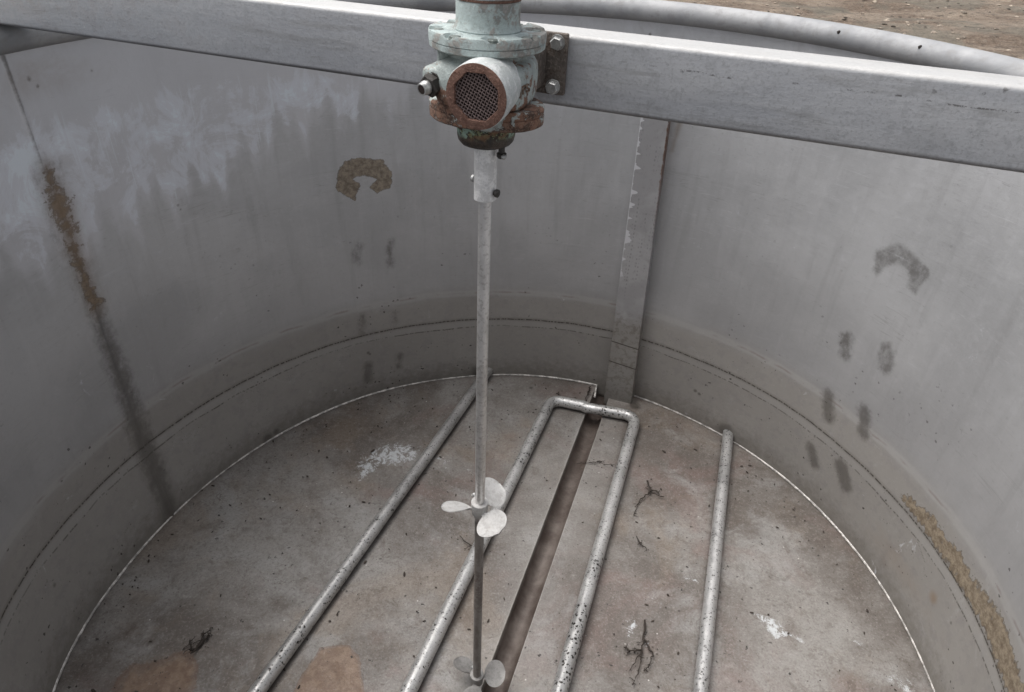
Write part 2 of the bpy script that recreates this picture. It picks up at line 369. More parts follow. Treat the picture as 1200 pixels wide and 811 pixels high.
def mk_beam():
    k = M('galvanised_beam'); v = k.obj; x, y, z = k.sep(v)
    n1 = k.noise(k.map(v, (2, 8, 10)), 1, 6, .6, .4); n2 = k.noise(v, 55, 5, .7); n3 = k.noise(k.map(v, (5, 30, 60)), 1, 5, .7, .3); n4 = k.noise(v, 260, 3, .7)
    c = k.mix(k.st(n1, .3, .7), (.44, .45, .475), (.52, .525, .54))
    c = k.mix(k.mul(k.st(n2, .5, .75), .35), c, (.30, .30, .31))
    c = k.mix(k.mul(k.st(n3, .52, .78), .4), c, (.29, .285, .28))
    c = k.mix(k.mul(k.st(n4, .55, .75), .3), c, (.22, .22, .22))
    # row of small dark runs along the upper part of the front face
    rr = k.mul(k.st(k.ma('ABSOLUTE', k.sub(k.add(z, k.mul(k.sub(k.noise(v, 6, 2), .5), .01)), .066)), .0016, .0004), k.st(k.noise(v, 75, 4, .75), .55, .72))
    c = k.mix(k.mul(k.mul(rr, k.st(x, .05, .25)), .8), c, (.10, .095, .09))
    v1 = k.vor(v, 38); sp = k.mul(k.st(k.add(v1, k.mul(k.sub(n2, .5), .5)), .04, -.04), k.st(k.noise(v, 6, 3), .5, .7))
    c = k.mix(k.mul(sp, .7), c, (.09, .085, .08))
    smd = k.mul(k.st(k.noise(k.map(v, (14, 14, 14), loc=(5,2,1)), 1, 6, .78), .56, .68), k.st(k.noise(v, 3, 2), .48, .6))
    c = k.mix(k.mul(smd, .15), c, (.28, .275, .27))
    pl = k.mul(k.st(x, -.1, -.95), k.st(n2, .3, .65)); c = k.mix(k.mul(pl, .35), c, (.50, .54, .58))
    yl = k.mul(k.st(k.vor(k.map(v, loc=(.3, 0, 0)), 7), .045, .02), k.st(x, .2, .4)); c = k.mix(k.mul(yl, .8), c, (.55, .50, .30))
    lo = k.st(k.add(z, k.mul(k.sub(n3, .5), .004)), .008, .001); c = k.mix(k.mul(lo, .75), c, (.09, .085, .085))  # shade of the beam's lower rounded edge, painted as a dark line
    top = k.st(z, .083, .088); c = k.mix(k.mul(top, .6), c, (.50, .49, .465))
    k.P(Base_Color=c, Metallic=k.mixf(top, .45, .1), Roughness=k.st(n2, .3, .7, .42, .58)); k.bump(k.add(k.mul(n1, 4), k.add(n2, k.mul(n4, .4))), .25, .0015)
    return k.m

def mk_rim():
    k = M('rolled_rim_pipe'); v = k.obj
    n1 = k.noise(v, 5, 6, .6); n2 = k.noise(v, 45, 5, .7); n3 = k.noise(v, 160, 4, .7)
    c = k.mix(k.st(n1, .35, .65), (.29, .295, .305), (.40, .40, .405))
    c = k.mix(k.mul(k.st(n2, .52, .75), .5), c, (.28, .275, .27))
    c = k.mix(k.mul(k.st(n3, .55, .9), .5), c, (.27, .26, .25))
    z = k.sep(v)[2]; c = k.mix(k.mul(k.st(k.add(z, k.mul(n2, .02)), 1.228, 1.205), .55), c, (.16, .155, .15))  # shading of the pipe's underside painted into the colour
    k.P(Base_Color=c, Metallic=.1, Roughness=k.st(n2, .3, .7, .60, .75)); k.bump(k.add(n2, n3), .3, .001)
    return k.m

def mk_paint(name, base, rust_lo, rust_hi, rustamt=1., seed=0, flat_rust=0.):
    """pale green machine paint over rusting cast iron; more rust towards the bottom (local z)"""
    k = M(name); v = k.map(k.obj, loc=(seed, seed*1.7, 0)); z = k.sep(k.obj)[2]
    n1 = k.noise(v, 26, 5, .65); n2 = k.noise(v, 85, 6, .72, .3); n3 = k.noise(v, 380, 3, .7)
    c = k.mix(k.st(n1, .35, .65), base, tuple(x*.82 for x in base))
    c = k.mix(k.mul(k.st(n2, .5, .68), .55), c, tuple(min(.8, x*1.35+.03) for x in base))
    c = k.mix(k.mul(k.st(n3, .52, .8), .3), c, (.16, .15, .13))
    rcol = k.mix(k.st(n2, .38, .62), (.065, .038, .028), (.20, .105, .07)); rcol = k.mix(k.mul(k.st(n3, .5, .7), .5), rcol, (.27, .19, .14))
    rr = k.add(k.st(z, rust_lo, rust_hi, 1, 0), k.add(k.mul(k.sub(n1, .5), 2.2), k.mul(k.sub(n2, .5), 1.2)))
    rr = k.add(rr, flat_rust)
    f = k.mul(k.st(rr, .45, .62), rustamt)
    c = k.mix(f, c, rcol)
    e = k.st(k.ma('ABSOLUTE', k.sub(rr, .44)), .06, .01); c = k.mix(k.mul(e, .4*rustamt), c, (.10, .07, .05))
    k.P(Base_Color=c, Roughness=k.mixf(f, .5, .9), Metallic=0.); k.bump(k.add(n2, k.mul(n3, .8)), .5, .0012)
    return k.m

def mk_rust(name, a, b, dark=(.05, .03, .022), sc=1., rough=.9):
    k = M(name); v = k.obj; n1 = k.noise(v, 30*sc, 5, .65); n2 = k.noise(v, 120*sc, 6, .72); n3 = k.noise(v, 420*sc, 3, .7)
    c = k.mix(k.st(n1, .35, .65), a, b); c = k.mix(k.mul(k.st(n2, .5, .7), .7), c, dark); c = k.mix(k.mul(k.st(n3, .52, .75), .5), c, tuple(min(1, x*1.7) for x in b))
    k.P(Base_Color=c, Roughness=rough); k.bump(k.add(n2, n3), .7, .0015); return k.m

def mk_hub():
    k = M('oily_black_hub'); v = k.obj; z = k.sep(v)[2]; n1 = k.noise(v, 55, 5, .7); n2 = k.noise(v, 150, 5, .7); n3 = k.noise(k.map(v, loc=(.3, .1, 0)), 70, 4, .7)
    c = k.mix(k.st(n1, .3, .7), (.022, .018, .016), (.06, .042, .03))
    zz = k.st(k.add(z, k.mul(k.sub(n1, .5), .01)), 1.243, 1.250)
    c = k.mix(k.mul(k.mul(k.st(n2, .5, .62), zz), .85), c, (.25, .27, .15)); c = k.mix(k.mul(k.mul(k.st(n3, .56, .66), zz), .85), c, (.30, .42, .35)); c = k.mix(k.mul(k.mul(k.st(n3, .44, .34), zz), .8), c, (.20, .11, .06))
    k.P(Base_Color=c, Roughness=k.mixf(zz, .38, .8)); k.bump(k.add(n1, n2), .8, .002); return k.m

def mk_shaft():
    k = M('agitator_shaft_steel'); v = k.obj; z = k.sep(v)[2]
    n1 = k.noise(k.map(v, (30, 30, 14)), 1, 5, .65); n2 = k.noise(v, 160, 4, .7)
    c = k.mix(k.st(n1, .35, .65), (.80, .79, .78), (.66, .65, .64))
    c = k.mix(k.mul(k.st(n2, .5, .75), .4), c, (.28, .26, .24))
    zz = k.add(z, k.mul(k.sub(n1, .5), .05)); lo = k.st(zz, .585, .555)
    dk = k.mix(k.st(k.noise(k.map(v, (60, 60, 26)), 1, 5, .7), .42, .62), (.15, .135, .12), (.085, .065, .052))
    dk = k.mix(k.mul(k.mul(k.st(zz, .47, .40), k.st(zz, .26, .34)), k.mul(k.st(n2, .4, .6), .8)), dk, (.05, .02, .012))
    c = k.mix(k.mul(lo, .88), c, dk)
    ring = k.mul(k.st(z, .95, .78), k.st(k.noise(k.map(v, (4, 4, 120)), 1, 3, .6), .48, .64)); c = k.mix(k.mul(ring, .12), c, (.2, .18, .165))
    k.P(Base_Color=c, Metallic=k.mixf(lo, .75, .2), Roughness=k.mixf(lo, .30, .42)); k.bump(n2, .25, .0008); return k.m

def plain(name, col, rough=.5, metal=0., var=.25, sc=60):
    k = M(name); v = k.obj; n = k.noise(v, sc, 5, .7); n2 = k.noise(v, sc*5, 3, .7)
    c = k.mix(k.st(n, .35, .65), col, tuple(x*(1-var) for x in col)); c = k.mix(k.mul(k.st(n2, .55, .75), .4), c, tuple(x*.5 for x in col))
    k.P(Base_Color=c, Roughness=rough, Metallic=metal); k.bump(n2, .2, .0006); return k.m

WALL, FLOOR, GROUND, BEAM, RIM = mk_wall(), mk_floor(), mk_ground(), mk_beam(), mk_rim()
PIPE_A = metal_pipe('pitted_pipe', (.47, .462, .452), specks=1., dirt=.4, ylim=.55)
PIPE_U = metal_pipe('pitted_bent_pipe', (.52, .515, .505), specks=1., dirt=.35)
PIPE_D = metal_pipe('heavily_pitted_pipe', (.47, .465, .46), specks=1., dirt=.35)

# ------------------------------------------------------------------ the ground outside
bm = bmesh.new(); N = 90
gz = -.12
def gh(x, y):
    d = math.hypot(x, y); 
    if d < 1.8: return 0
    return .05*math.sin(y*2.3+.3*x)*math.sin(x*.7+1.3) + .03*math.sin(5.1*y+1.7*x) + .02*math.sin(9*y-3*x+math.sin(x*2))
xs = [-60, -30] + [-16 + i*.32 for i in range(101)] + [30, 60]
ys = [-60, -20] + [-6 + i*.22 for i in range(120)] + [30, 60, 150]
gv = [[bm.verts.new((x, y, gz + (gh(x, y) if abs(x) < 17 and -6 < y < 21 else 0))) for x in xs] for y in ys]
for j in range(len(ys)-1):
    for i in range(len(xs)-1): bm.faces.new((gv[j][i], gv[j][i+1], gv[j+1][i+1], gv[j+1][i]))
tag(obj('ground', bm, GROUND), kind='structure')
# loose stones and straw on the earth
STONE = plain('pale_stone', (.42, .35, .28), .9, var=.8, sc=3)
bm = bmesh.new()
for i in range(2600):
    x = random.uniform(-4, 14); y = random.uniform(2, 16); r = random.uniform(.010, .032) * (1.7 if random.random() < .08 else 1)
    b = bmesh.ops.create_icosphere(bm, subdivisions=1, radius=r)
    for v in b['verts']: v.co = Vector((v.co.x*random.uniform(.8, 1.6), v.co.y*random.uniform(.7, 1.3), v.co.z*.6)) + Vector((x, y, gz + gh(x, y)))
tag(obj('gravel', bm, STONE), kind='stuff')

# ------------------------------------------------------------------ the tank
TANK = empty('steel_tank', (0, 0, 0), label='round open grey steel tank with a stained floor, seen from above its rim', cat='tank')

def build_wall():
    azs = np.concatenate([np.linspace(-180, -112, 40, endpoint=False), np.linspace(-112, 112, 1250, endpoint=False), np.linspace(112, 180, 40)])
    zs = np.concatenate([[-.05], np.linspace(-.03, 1.225, 400)])
    A, Z = np.meshgrid(azs, zs, indexing='ij'); R = radii(A, Z); a = A*D2
    n, mz = A.shape
    # gentle sheet-metal waviness and the vertical weld at azimuth -73.5
    R = R + .0012*np.sin(a*7+Z*3)*np.sin(Z*5+1)
    R = R - .0022*np.exp(-((A+73.5)*D2/.004)**2)
    co = np.stack([R*np.sin(a), R*np.cos(a), Z], -1).reshape(-1, 3)
    ii, jj = np.meshgrid(np.arange(n-1), np.arange(mz-1), indexing='ij'); b = (ii*mz+jj).ravel()
    q = np.stack([b, b+1, b+mz+1, b+mz], 1)
    me = bpy.data.meshes.new('wall'); me.vertices.add(len(co)); me.vertices.foreach_set('co', co.astype(np.float32).ravel())
    me.loops.add(q.size); me.loops.foreach_set('vertex_index', q.ravel().astype(np.int32)); me.polygons.add(len(q))
    me.polygons.foreach_set('loop_start', np.arange(0, q.size, 4, dtype=np.int32)); me.update(calc_edges=True)
    X, Y = a, Z
    sw = me.attributes.new('sw', 'FLOAT_VECTOR', 'POINT'); sw.data.foreach_set('vector', np.stack([X, Y, 0*X], -1).astype(np.float32).ravel())
    # --- pale deposit below the left rim
    lower = np.interp(A, [-180, -105, -90, -82, -74, -68, -60, -51, -43, -30, -20, -12, 180], [.84, .84, .84, .86, .80, .84, .85, .85, .93, .97, .99, 1.02, 1.02])
    lower = lower + .03*np.sin(A*.9) + .02*np.sin(A*2.3+1)
    pale = np.clip((Y-lower)/.05+.5, 0, 1)*np.clip((1.075-Y)/.06+.5, 0, 1)*np.clip((-14-A)/12, 0, 1)*.72
    pale = np.maximum(pale, m_line(X, Y, az([(58.9, .800), (64.6, .799)]), .0004, .0025)*1.5)
    upper = np.clip((Y-lower+.02)/.12+.5, 0, 1)*np.clip((60-A)/90, .35, 1)  # whole upper wall made lighter, fading to the right
    for c, rx, rz, s in ((-75.5, .06, .055, 1.25), (-59, .05, .045, .9), (-52, .14, .04, .75), (-70, .10, .05, .6), (-38, .12, .035, .55), (-84, .15, .07, .75), (-63, .035, .05, .95)):
        zc = {-75.5: 1.02, -59: 1.0, -52: .93, -70: .90, -38: 1.0, -84: .93, -63: 1.03}[c]
        pale = np.maximum(pale, s*np.exp(-(((A-c)*D2/rx)**2+((Y-zc)/rz)**2)))
    # --- brown residues
    nL = az([(-30.9,.824),(-28.8,.828),(-24.7,.814),(-23.4,.769),(-23.8,.732),(-26.1,.72),(-27.2,.739),(-26,.76),(-27.1,.772),(-29.3,.777),(-29.9,.769),(-28.7,.747),(-29.4,.732),(-29.9,.705),(-32.9,.749),(-31.9,.804)])
    nR = az([(57.6,.776),(57.5,.791),(58.9,.808),(60.3,.834),(61.5,.83),(64.1,.82),(65.7,.808),(66.4,.792),(65.9,.774),(65.3,.733),(63.6,.746),(63.5,.766),(62.8,.776),(61.1,.781),(60,.759),(59.1,.727),(58.3,.737)])
    bandp = az([(75.9,.262),(77.3,.298),(79.1,.292),(81.4,.312),(85.4,.299),(87.8,.317),(91,.301),(94.2,.312),(98.7,.330),(101.4,.322),(104.3,.315),(112,.31),(112,.25),(104,.250),(91,.250),(82.3,.250),(78.4,.250)])
    brown = np.maximum(m_poly(X, Y, nL, .011)*.95, m_poly(X, Y, bandp, .02)*(.74+.16*np.sin(A*2.1)*np.sin(A*5.3+1)))
    brown = np.maximum(brown, m_line(X, Y, az([(-72.9, .97), (-73.2, .9), (-73.2, .8)]), [.020, .034, .016], .05)*.68)
    brown = np.maximum(brown, m_line(X, Y, az([(-73.3, .82), (-73.2, .74), (-73.0, .675)]), [.012, .014, .022], .034)*.74)
    # --- dark marks, with halos round the pipe ends
    dark = m_poly(X, Y, nR, .009)*.72
    sm = [(-30.2,.575,-30.6,.502,.019,.5),(-24.5,.566,-24.8,.477,.011,.75),(-30.7,.328,-31.1,.255,.014,.62),(-24.4,.323,-24.7,.254,.013,.5),(-30.5,.136,-30.9,.056,.015,.85),(-24.2,.142,-24.4,.082,.011,.8),
          (58.2,.554,59.0,.492,.015,.75),(64.7,.588,65.7,.523,.016,.7),(58.8,.367,60.3,.29,.015,.9),(65.3,.399,66.5,.325,.016,.85),(59.2,.178,60.5,.12,.014,.95),(65.3,.202,67.0,.14,.018,1.)]
    for a0, z0, a1, z1, wd, s in sm:
            za, zb_ = z0-wd*.7, z1+wd*.7; wd = wd*(1.5 if a0 < 0 else 1.8); Xw = X + .0015*np.sin(Y*60+a0)
            dark = np.maximum(dark, m_line(Xw, Y, az([(a0, za), (a1, zb_)]), wd*.8, .014)*s*1.05)
    dark = np.maximum(dark, m_line(X, Y, az([(-73.2, .70), (-73.0, .45), (-73.2, .2), (-73.8, -.03)]), [.018, .028, .034, .030], .026)*1.0)
    dark = np.maximum(dark, m_line(X, Y, az([(-73.2, .98), (-73.3, .7)]), [.026, .020], .035)*.85)
    dark = np.maximum(dark, m_line(X, Y, az([(-73.5, 1.2), (-73.5, 1.08), (-73.5, -.03)]), [.003, .0015, .0012], .0035)*1.1)
    dark = np.maximum(dark, m_line(X, Y, az([(-25.8,.728),(-25.1,.679),(-25.5,.631),(-24.4,.583)]), .0003, .0022)*.85)
    dark = np.maximum(dark, m_line(X, Y, az([(24.2, -.01), (25.5, .0)]), .010, .015)*1.1)
    for a0, z0, r, s in ((43.3,.025,.042,1.5),(-7.8,.02,.045,1.4),(-52.5,.012,.026,1.3),(-50.5,.018,.018,1.2),(-57.6,.812,.006,1.2),(-57.4,.800,.004,1.2),(35.7,.124,.009,1.3),(36.6,.118,.008,1.3),(92.3,.164,.006,1),(-30.3,.177,.008,1.2),(-30.0,.17,.007,1.2),(-22.4,.164,.004,1.3),(-47.5,.03,.004,1),(-94,.157,.009,.9),(17.2,1.170,.006,1.4),(-9,.02,.012,.9),(30,.0,.01,.9),(-71.5,1.15,.008,.9),(-70.8,1.135,.006,.9),(-64,1.14,.005,.7)):
        dark = np.maximum(dark, np.clip(1.1-np.hypot(X-a0*D2, Y-z0)/r, 0, 1)*s)
    dark = np.maximum(dark, m_line(X, Y, az([(81.5, .214), (84.2, .192)]), .0012, .002)*1.2)
    rust = np.exp(-(((A+70)*D2/.16)**2+((Y-1.145)/.05)**2))*.5 + np.exp(-(((A+100)*D2/.3)**2+((Y-.05)/.06)**2))*.25
    rust = np.maximum(rust, m_line(X, Y, az([(-73.0, .99), (-73.0, .9), (-73.0, .78), (-73.1, .67)]), [.012, .035, .022, .022], .04)*1.1)
    rust = np.maximum(rust, m_line(X, Y, az([(24.0, 1.0), (23.4, .88)]), [.006, .004], .012)*1.2)
    rust = np.maximum(rust, np.exp(-(((A-88)*D2/.018)**2+((Y-.15)/.02)**2))*1.0)
    rust = np.maximum(rust, np.exp(-(((A-80)*D2/.25)**2+((Y-.10)/.05)**2))*.5)
    for nme, arr in (('pale', pale), ('upper', upper), ('brown', brown), ('dark', dark), ('rust', rust)):
        at = me.attributes.new(nme, 'FLOAT', 'POINT'); at.data.foreach_set('value', arr.astype(np.float32).ravel())
    o = link('wall', me, WALL, TANK)
    s_ = o.modifiers.new('plate', 'SOLIDIFY'); s_.thickness = .004; s_.offset = -1 
    return o
build_wall()

# gutter axis: passes through these points on the floor
GA = 16.0*D2; gu = np.array([math.sin(GA), math.cos(GA)]); gt = np.array([math.cos(GA), -math.sin(GA)])
g0 = np.array([.0955, .223]); GT = float(g0@gt); GW = .0285
def build_floor():
    R = 1.03
    ts = np.unique(np.concatenate([np.linspace(-.9995*R, .9995*R, 480), GT+np.linspace(-GW-.004, GW+.004, 41), [GT-GW, GT-GW+.0006, GT+GW, GT+GW-.0006]]))
    T, V = np.meshgrid(ts, np.linspace(-1, 1, 520), indexing='ij'); U = V*np.sqrt(R*R-T*T)
    X = T*gt[0]+U*gu[0]; Y = T*gt[1]+U*gu[1]
    s = np.abs(T-GT)/GW
    dep = np.where(s < 1, .018+.026*np.sqrt(np.clip(1-s**2, 0, 1)), 0)
    Z = -dep
    lift = np.clip((T-(GT-GW))/-.001, 0, 1)
    Z = Z + .0015*np.sin(X*5+1)*np.sin(Y*4) - .0015
    n, mz = T.shape; co = np.stack([X, Y, Z], -1).reshape(-1, 3)
    ii, jj = np.meshgrid(np.arange(n-1), np.arange(mz-1), indexing='ij'); b = (ii*mz+jj).ravel(); q = np.stack([b, b+mz, b+mz+1, b+1], 1)
    me = bpy.data.meshes.new('floor'); me.vertices.add(len(co)); me.vertices.foreach_set('co', co.astype(np.float32).ravel())
    me.loops.add(q.size); me.loops.foreach_set('vertex_index', q.ravel().astype(np.int32)); me.polygons.add(len(q))
    me.polygons.foreach_set('loop_start', np.arange(0, q.size, 4, dtype=np.int32)); me.update(calc_edges=True)
    gut = np.clip((1.02-s)/.06, 0, 1)
    strip = np.clip((.13-np.abs(T-GT-.01))/.08, 0, 1)*.8*(1-gut)
    W = [([(-.48,.499),(-.451,.569),(-.371,.614),(-.29,.596),(-.317,.534),(-.393,.517),(-.445,.459)], .02, 1.15), ([(-.235,.562),(-.195,.545),(-.205,.525)], .012, 1.),
         ([(-.62,.60),(-.50,.585),(-.50,.56),(-.6,.57)], .02, .62), ([(-.15,.53),(-.08,.50),(-.09,.48)], .01, .75),
         ([(.29,.036),(.315,.045),(.322,.02),(.300,-.012)], .007, .95), ([(.30,.30),(.33,.26),(.31,.25)], .008, .7), ([(.628,.07),(.662,.063),(.70,.02),(.660,.008)], .010, 1.3), ([(.70,.012),(.715,.012),(.735,-.008),(.715,-.005)], .007, .95),
         ([(.825,.095),(.812,.05),(.83,.04)], .010, .7), ([(.83,.05),(.86,.03),(.875,-.02),(.85,-.01)], .012, .75), ([(.463,.175),(.502,.168),(.498,.155),(.467,.160)], .005, .95),
         ([(.358,.255),(.376,.245),(.380,.218),(.365,.23)], .007, .8), ([(.88,-.06),(.95,-.07),(.97,-.14),(.9,-.14)], .02, .75), ([(.335,-.02),(.345,-.02),(.345,-.035),(.335,-.035)], .004, 1.), ([(.37,.10),(.40,.09),(.39,.07)], .006, .8),
         ([(.22,.42),(.25,.38),(.235,.36)], .008, .6), ([(-.52,.46),(-.46,.44),(-.47,.42)], .02, .5), ([(.93,-.1),(.99,-.12),(.99,-.25),(.92,-.2)], .03, .7), ([(.55,-.03),(.60,-.05),(.57,-.08)], .02, .45), ([(.30,.22),(.34,.19),(.31,.16)], .02, .4), ([(.80,.16),(.83,.12),(.79,.11)], .02, .5)]
    white = np.zeros_like(X)
    for p, so, am in W: white = np.maximum(white, m_poly(X, Y, p, so*1.8)*am)
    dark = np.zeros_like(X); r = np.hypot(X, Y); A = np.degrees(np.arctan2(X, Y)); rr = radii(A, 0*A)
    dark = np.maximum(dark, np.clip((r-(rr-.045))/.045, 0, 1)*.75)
    dark = np.maximum(dark, np.clip((1.25-s)/.2, 0, 1)*(s > 1)*(T < GT)*.6)  # shade at the gutter's left edge, painted as a dark strip
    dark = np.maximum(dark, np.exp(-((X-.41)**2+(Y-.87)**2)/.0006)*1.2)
    dark = np.maximum(dark, m_line(X, Y, [(-.1312,.94),(-.53,-.21)], .019, .018)*1.0)  # contact shade along the leftmost pipe, painted in with dirt
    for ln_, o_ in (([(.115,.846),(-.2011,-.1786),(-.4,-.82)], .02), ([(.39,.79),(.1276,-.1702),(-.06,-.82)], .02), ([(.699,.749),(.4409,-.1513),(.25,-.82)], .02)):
        dark = np.maximum(dark, m_line(X, Y, ln_, .019, .018)*1.0)  # same painted contact shade for the other floor pipes
    for x0, y0, rad, sc_ in ((.048,.942,.012,1.2),(.085,.813,.007,1.),(-.70,-.09,.012,.9),(.20,.57,.008,1.),(.14,.36,.006,.8)):
        dark = np.maximum(dark, np.clip(1-np.hypot(X-x0, (Y-y0)*.8)/rad, 0, 1)*sc_)
    rust = m_poly(X, Y, [(-.425,-.085),(-.36,-.075),(-.325,-.11),(-.30,-.19),(-.32,-.5),(-.42,-.45),(-.455,-.19)], .02)*.95
    rust = np.maximum(rust, np.exp(-(((X+.76)/.13)**2+((Y+.22)/.13)**2))*.78)
    rust = np.maximum(rust, np.exp(-(((X+.70)/.04)**2+((Y+.16)/.05)**2))*.55)
    lipm = np.clip(1-np.abs(s-1.05)/.06, 0, 1)*(T > GT) + .6*np.clip(1-np.abs(s-1.08)/.08, 0, 1)*(T < GT)  # light edge strips painted as the gutter's highlight
    for nme, arr in (('lip_highlight', lipm), ('gutter', gut), ('strip', strip), ('white', white), ('dark', dark), ('rust', rust)):
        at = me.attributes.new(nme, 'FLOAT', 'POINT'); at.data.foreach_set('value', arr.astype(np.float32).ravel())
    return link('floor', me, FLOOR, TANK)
build_floor()

# weld bead round the floor, broken by the gutter and the upright
BEAD = plain('bright_weld_bead', (.74, .71, .67), .5, .2, var=.55, sc=45)
bm = bmesh.new()
def arc(a0, a1, step=.6):
    n = max(2, int(abs(a1-a0)/step)); return [a0+(a1-a0)*i/n for i in range(n+1)]
tube(bm, [wp(a, .0005, .0030+.0006*math.sin(a*3.1)+.0004*math.sin(a*11.3)) for a in arc(-178, 16.25)] + [Vector((.279, .952, .001)), Vector((.272, .905, .001))], .0035, 8)
tube(bm, [wp(a, .0005, .0034+.0006*math.sin(a*2.7)) for a in arc(22.6, 176)], .0034, 8)
obj('weld_bead', bm, BEAD, TANK)
# rolled rim pipe
bm = bmesh.new()
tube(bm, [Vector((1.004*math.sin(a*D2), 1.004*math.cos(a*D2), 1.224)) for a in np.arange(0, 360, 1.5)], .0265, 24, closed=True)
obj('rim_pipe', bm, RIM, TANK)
MARK = plain('dark_residue', (.05, .04, .035), .8)
for a_, e_ in ((43.8, .45), (54.5, .5)):
    bm = bmesh.new()
    th = e_; c = Vector(((1.004-.0268*math.cos(th))*math.sin(a_*D2), (1.004-.0268*math.cos(th))*math.cos(a_*D2), 1.224+.0268*math.sin(th)))
    b = bmesh.ops.create_icosphere(bm, subdivisions=2, radius=.0036)
    for v in b['verts']: v.co = Vector((v.co.x*(1+.5*random.random()), v.co.y*.6, v.co.z*1.1)) + c
    obj('residue_spot', bm, MARK, TANK)

# ------------------------------------------------------------------ the upright channel welded to the wall
def mk_upright():
    k = M('stamped_steel_upright'); v = k.obj; x, y, z = k.sep(v)
    n1 = k.noise(v, 8, 5, .6); n2 = k.noise(v, 60, 5, .7)
    c = k.mix(k.st(n1, .35, .65), (.34, .335, .34), (.41, .405, .41)); c = k.mix(k.mul(k.st(n2, .52, .75), .35), c, (.27, .26, .255))
    # faint columns of stamped dots
    d = k.vor(k.map(v, (115, 115, 75)), 1, rnd=.25); col = k.st(k.noise(k.map(v, (26, 0, 3)), 1, 3, .7), .47, .56)
    c = k.mix(k.mul(k.mul(k.mul(k.st(d, .36, .18), col), k.st(z, .36, .48)), .42), c, (.15, .145, .145))
    # peeled white label scraps down the left edge
    e = k.add(k.attr('left'), 0.); sc = k.noise(k.map(v, (0, 0, 22)), 1, 3, .6)
    lab = k.mul(k.st(k.sub(k.mul(k.st(sc, .48, .68), .24), e), -.02, .01), k.st(z, .45, .5)); c = k.mix(lab, c, (.62, .62, .64))
    re = k.mul(k.st(k.add(e, k.mul(k.sub(n2, .5), .1)), .96, 1.), k.st(z, .6, .9)); c = k.mix(k.mul(re, .9), c, (.14, .07, .04))
    low = k.st(k.add(z, k.mul(k.sub(n1, .5), .06)), .36, .30); c = k.mix(k.mul(low, .7), c, (.25, .235, .21))
    c = k.mix(k.mul(k.mul(k.st(n2, .42, .66), low), .45), c, (.14, .12, .10))
    for zl in (.235, .155): c = k.mix(k.mul(k.st(k.ma('ABSOLUTE', k.sub(k.add(z, k.mul(x, .1)), zl+.03)), .0028, .0012), .85), c, (.05, .04, .035))
    b_ = k.st(z, .08, 0); c = k.mix(k.mul(b_, .4), c, (.13, .115, .10))
    k.P(Base_Color=c, Metallic=.3, Roughness=.52); k.bump(k.add(n1, n2), .25, .001); return k.m
E_T = Vector((.9455, -.3256, 0)); E_N = Vector((.3256, .9455, 0))
UP = mk_upright()
def upright():
    rows = 60; zt = 1.10; bm = bmesh.new(); ly = bm.verts.layers.float.new('left'); V = []
    for i in range(rows+1):
        z = -.028 + (zt+.028)*i/rows; f = max(0, z)/.95; l = -.0079-.0103*f; r_ = .0881-.0288*f; base = Vector((0, 0, z))
        def q(t, n, s): v = bm.verts.new(E_T*t + E_N*n + base); v[ly] = s; return v
        nn = .9612 + .0008*math.sin(z*9)
        V.append([q(l, nn+.075, 0), q(l, nn+.002, 0), q(l+.0015, nn, 0)] + [q(l+(r_-l)*s, nn, s) for s in (.1, .2, .3, .4, .5, .6, .7, .8, .9)] + [q(r_-.0015, nn, 1), q(r_, nn+.002, 1), q(r_, nn+.075, 1)])
    for a, b in zip(V, V[1:]):
        for i in range(len(a)-1): bm.faces.new((a[i], a[i+1], b[i+1], b[i]))
    bm.faces.new(V[0]); bm.faces.new(V[-1][::-1])
    o = obj('upright_channel', bm, UP, None)
    tag(o, 'flat vertical grey steel channel against the tank wall, white scraps on its left edge', 'channel')
upright()

# ------------------------------------------------------------------ the pipes on the floor
def straight_pipe(p0, p1, r, mat, label, wallend):
    bm = bmesh.new(); p0 = Vector(p0); p1 = Vector(p1); L = (p1-p0).length; n = int(L/.02)
    pts = [p0.lerp(p1, i/n) + Vector((0, 0, .0012*math.sin(i*.21))) for i in range(n+1)]; rr = [r]*len(pts)
    if wallend == 'round':
        d = (p0-p1).normalized(); e = [p0 + d*(r*math.sin(t)) for t in (.3, .6, .9, 1.2, 1.45)]; er = [r*math.cos(t) for t in (.3, .6, .9, 1.2, 1.45)]
        pts = e[::-1]+pts; rr = er[::-1]+rr
    tube(bm, pts, rr, 24)
    o = obj('floor_pipe', bm, mat); tag(o, label, 'pipe', 'pipes lying along the tank floor')
    return o
def ext(a, b, y):
    a, b = Vector(a), Vector(b); d = b-a; return a + d*((y-a.y)/d.y)
r1 = .0172; zc = r1+.0015
A0 = ext((-.1312, .935, zc), (-.5297, -.215, zc), 1.012); A1 = ext((-.1312, .935, zc), (-.5297, -.215, zc), -.76)
straight_pipe(A0, A1, r1, PIPE_A, 'leftmost straight grey pipe on the tank floor, entering the wall behind the mixer shaft', 'wall')
D0 = (.700, .742, zc); D1 = ext((.699, .743, zc), (.4409, -.1563, zc), -.85)
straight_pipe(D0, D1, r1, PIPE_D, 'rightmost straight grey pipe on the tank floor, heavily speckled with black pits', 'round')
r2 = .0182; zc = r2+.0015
b1 = Vector((.119, .855, zc)); c1 = Vector((.402, .788, zc)); b0 = ext((.1145, .838, zc), (-.2001, -.183, zc), -.80); c0 = ext((.397, .772, zc), (.127, -.175, zc), -.86)
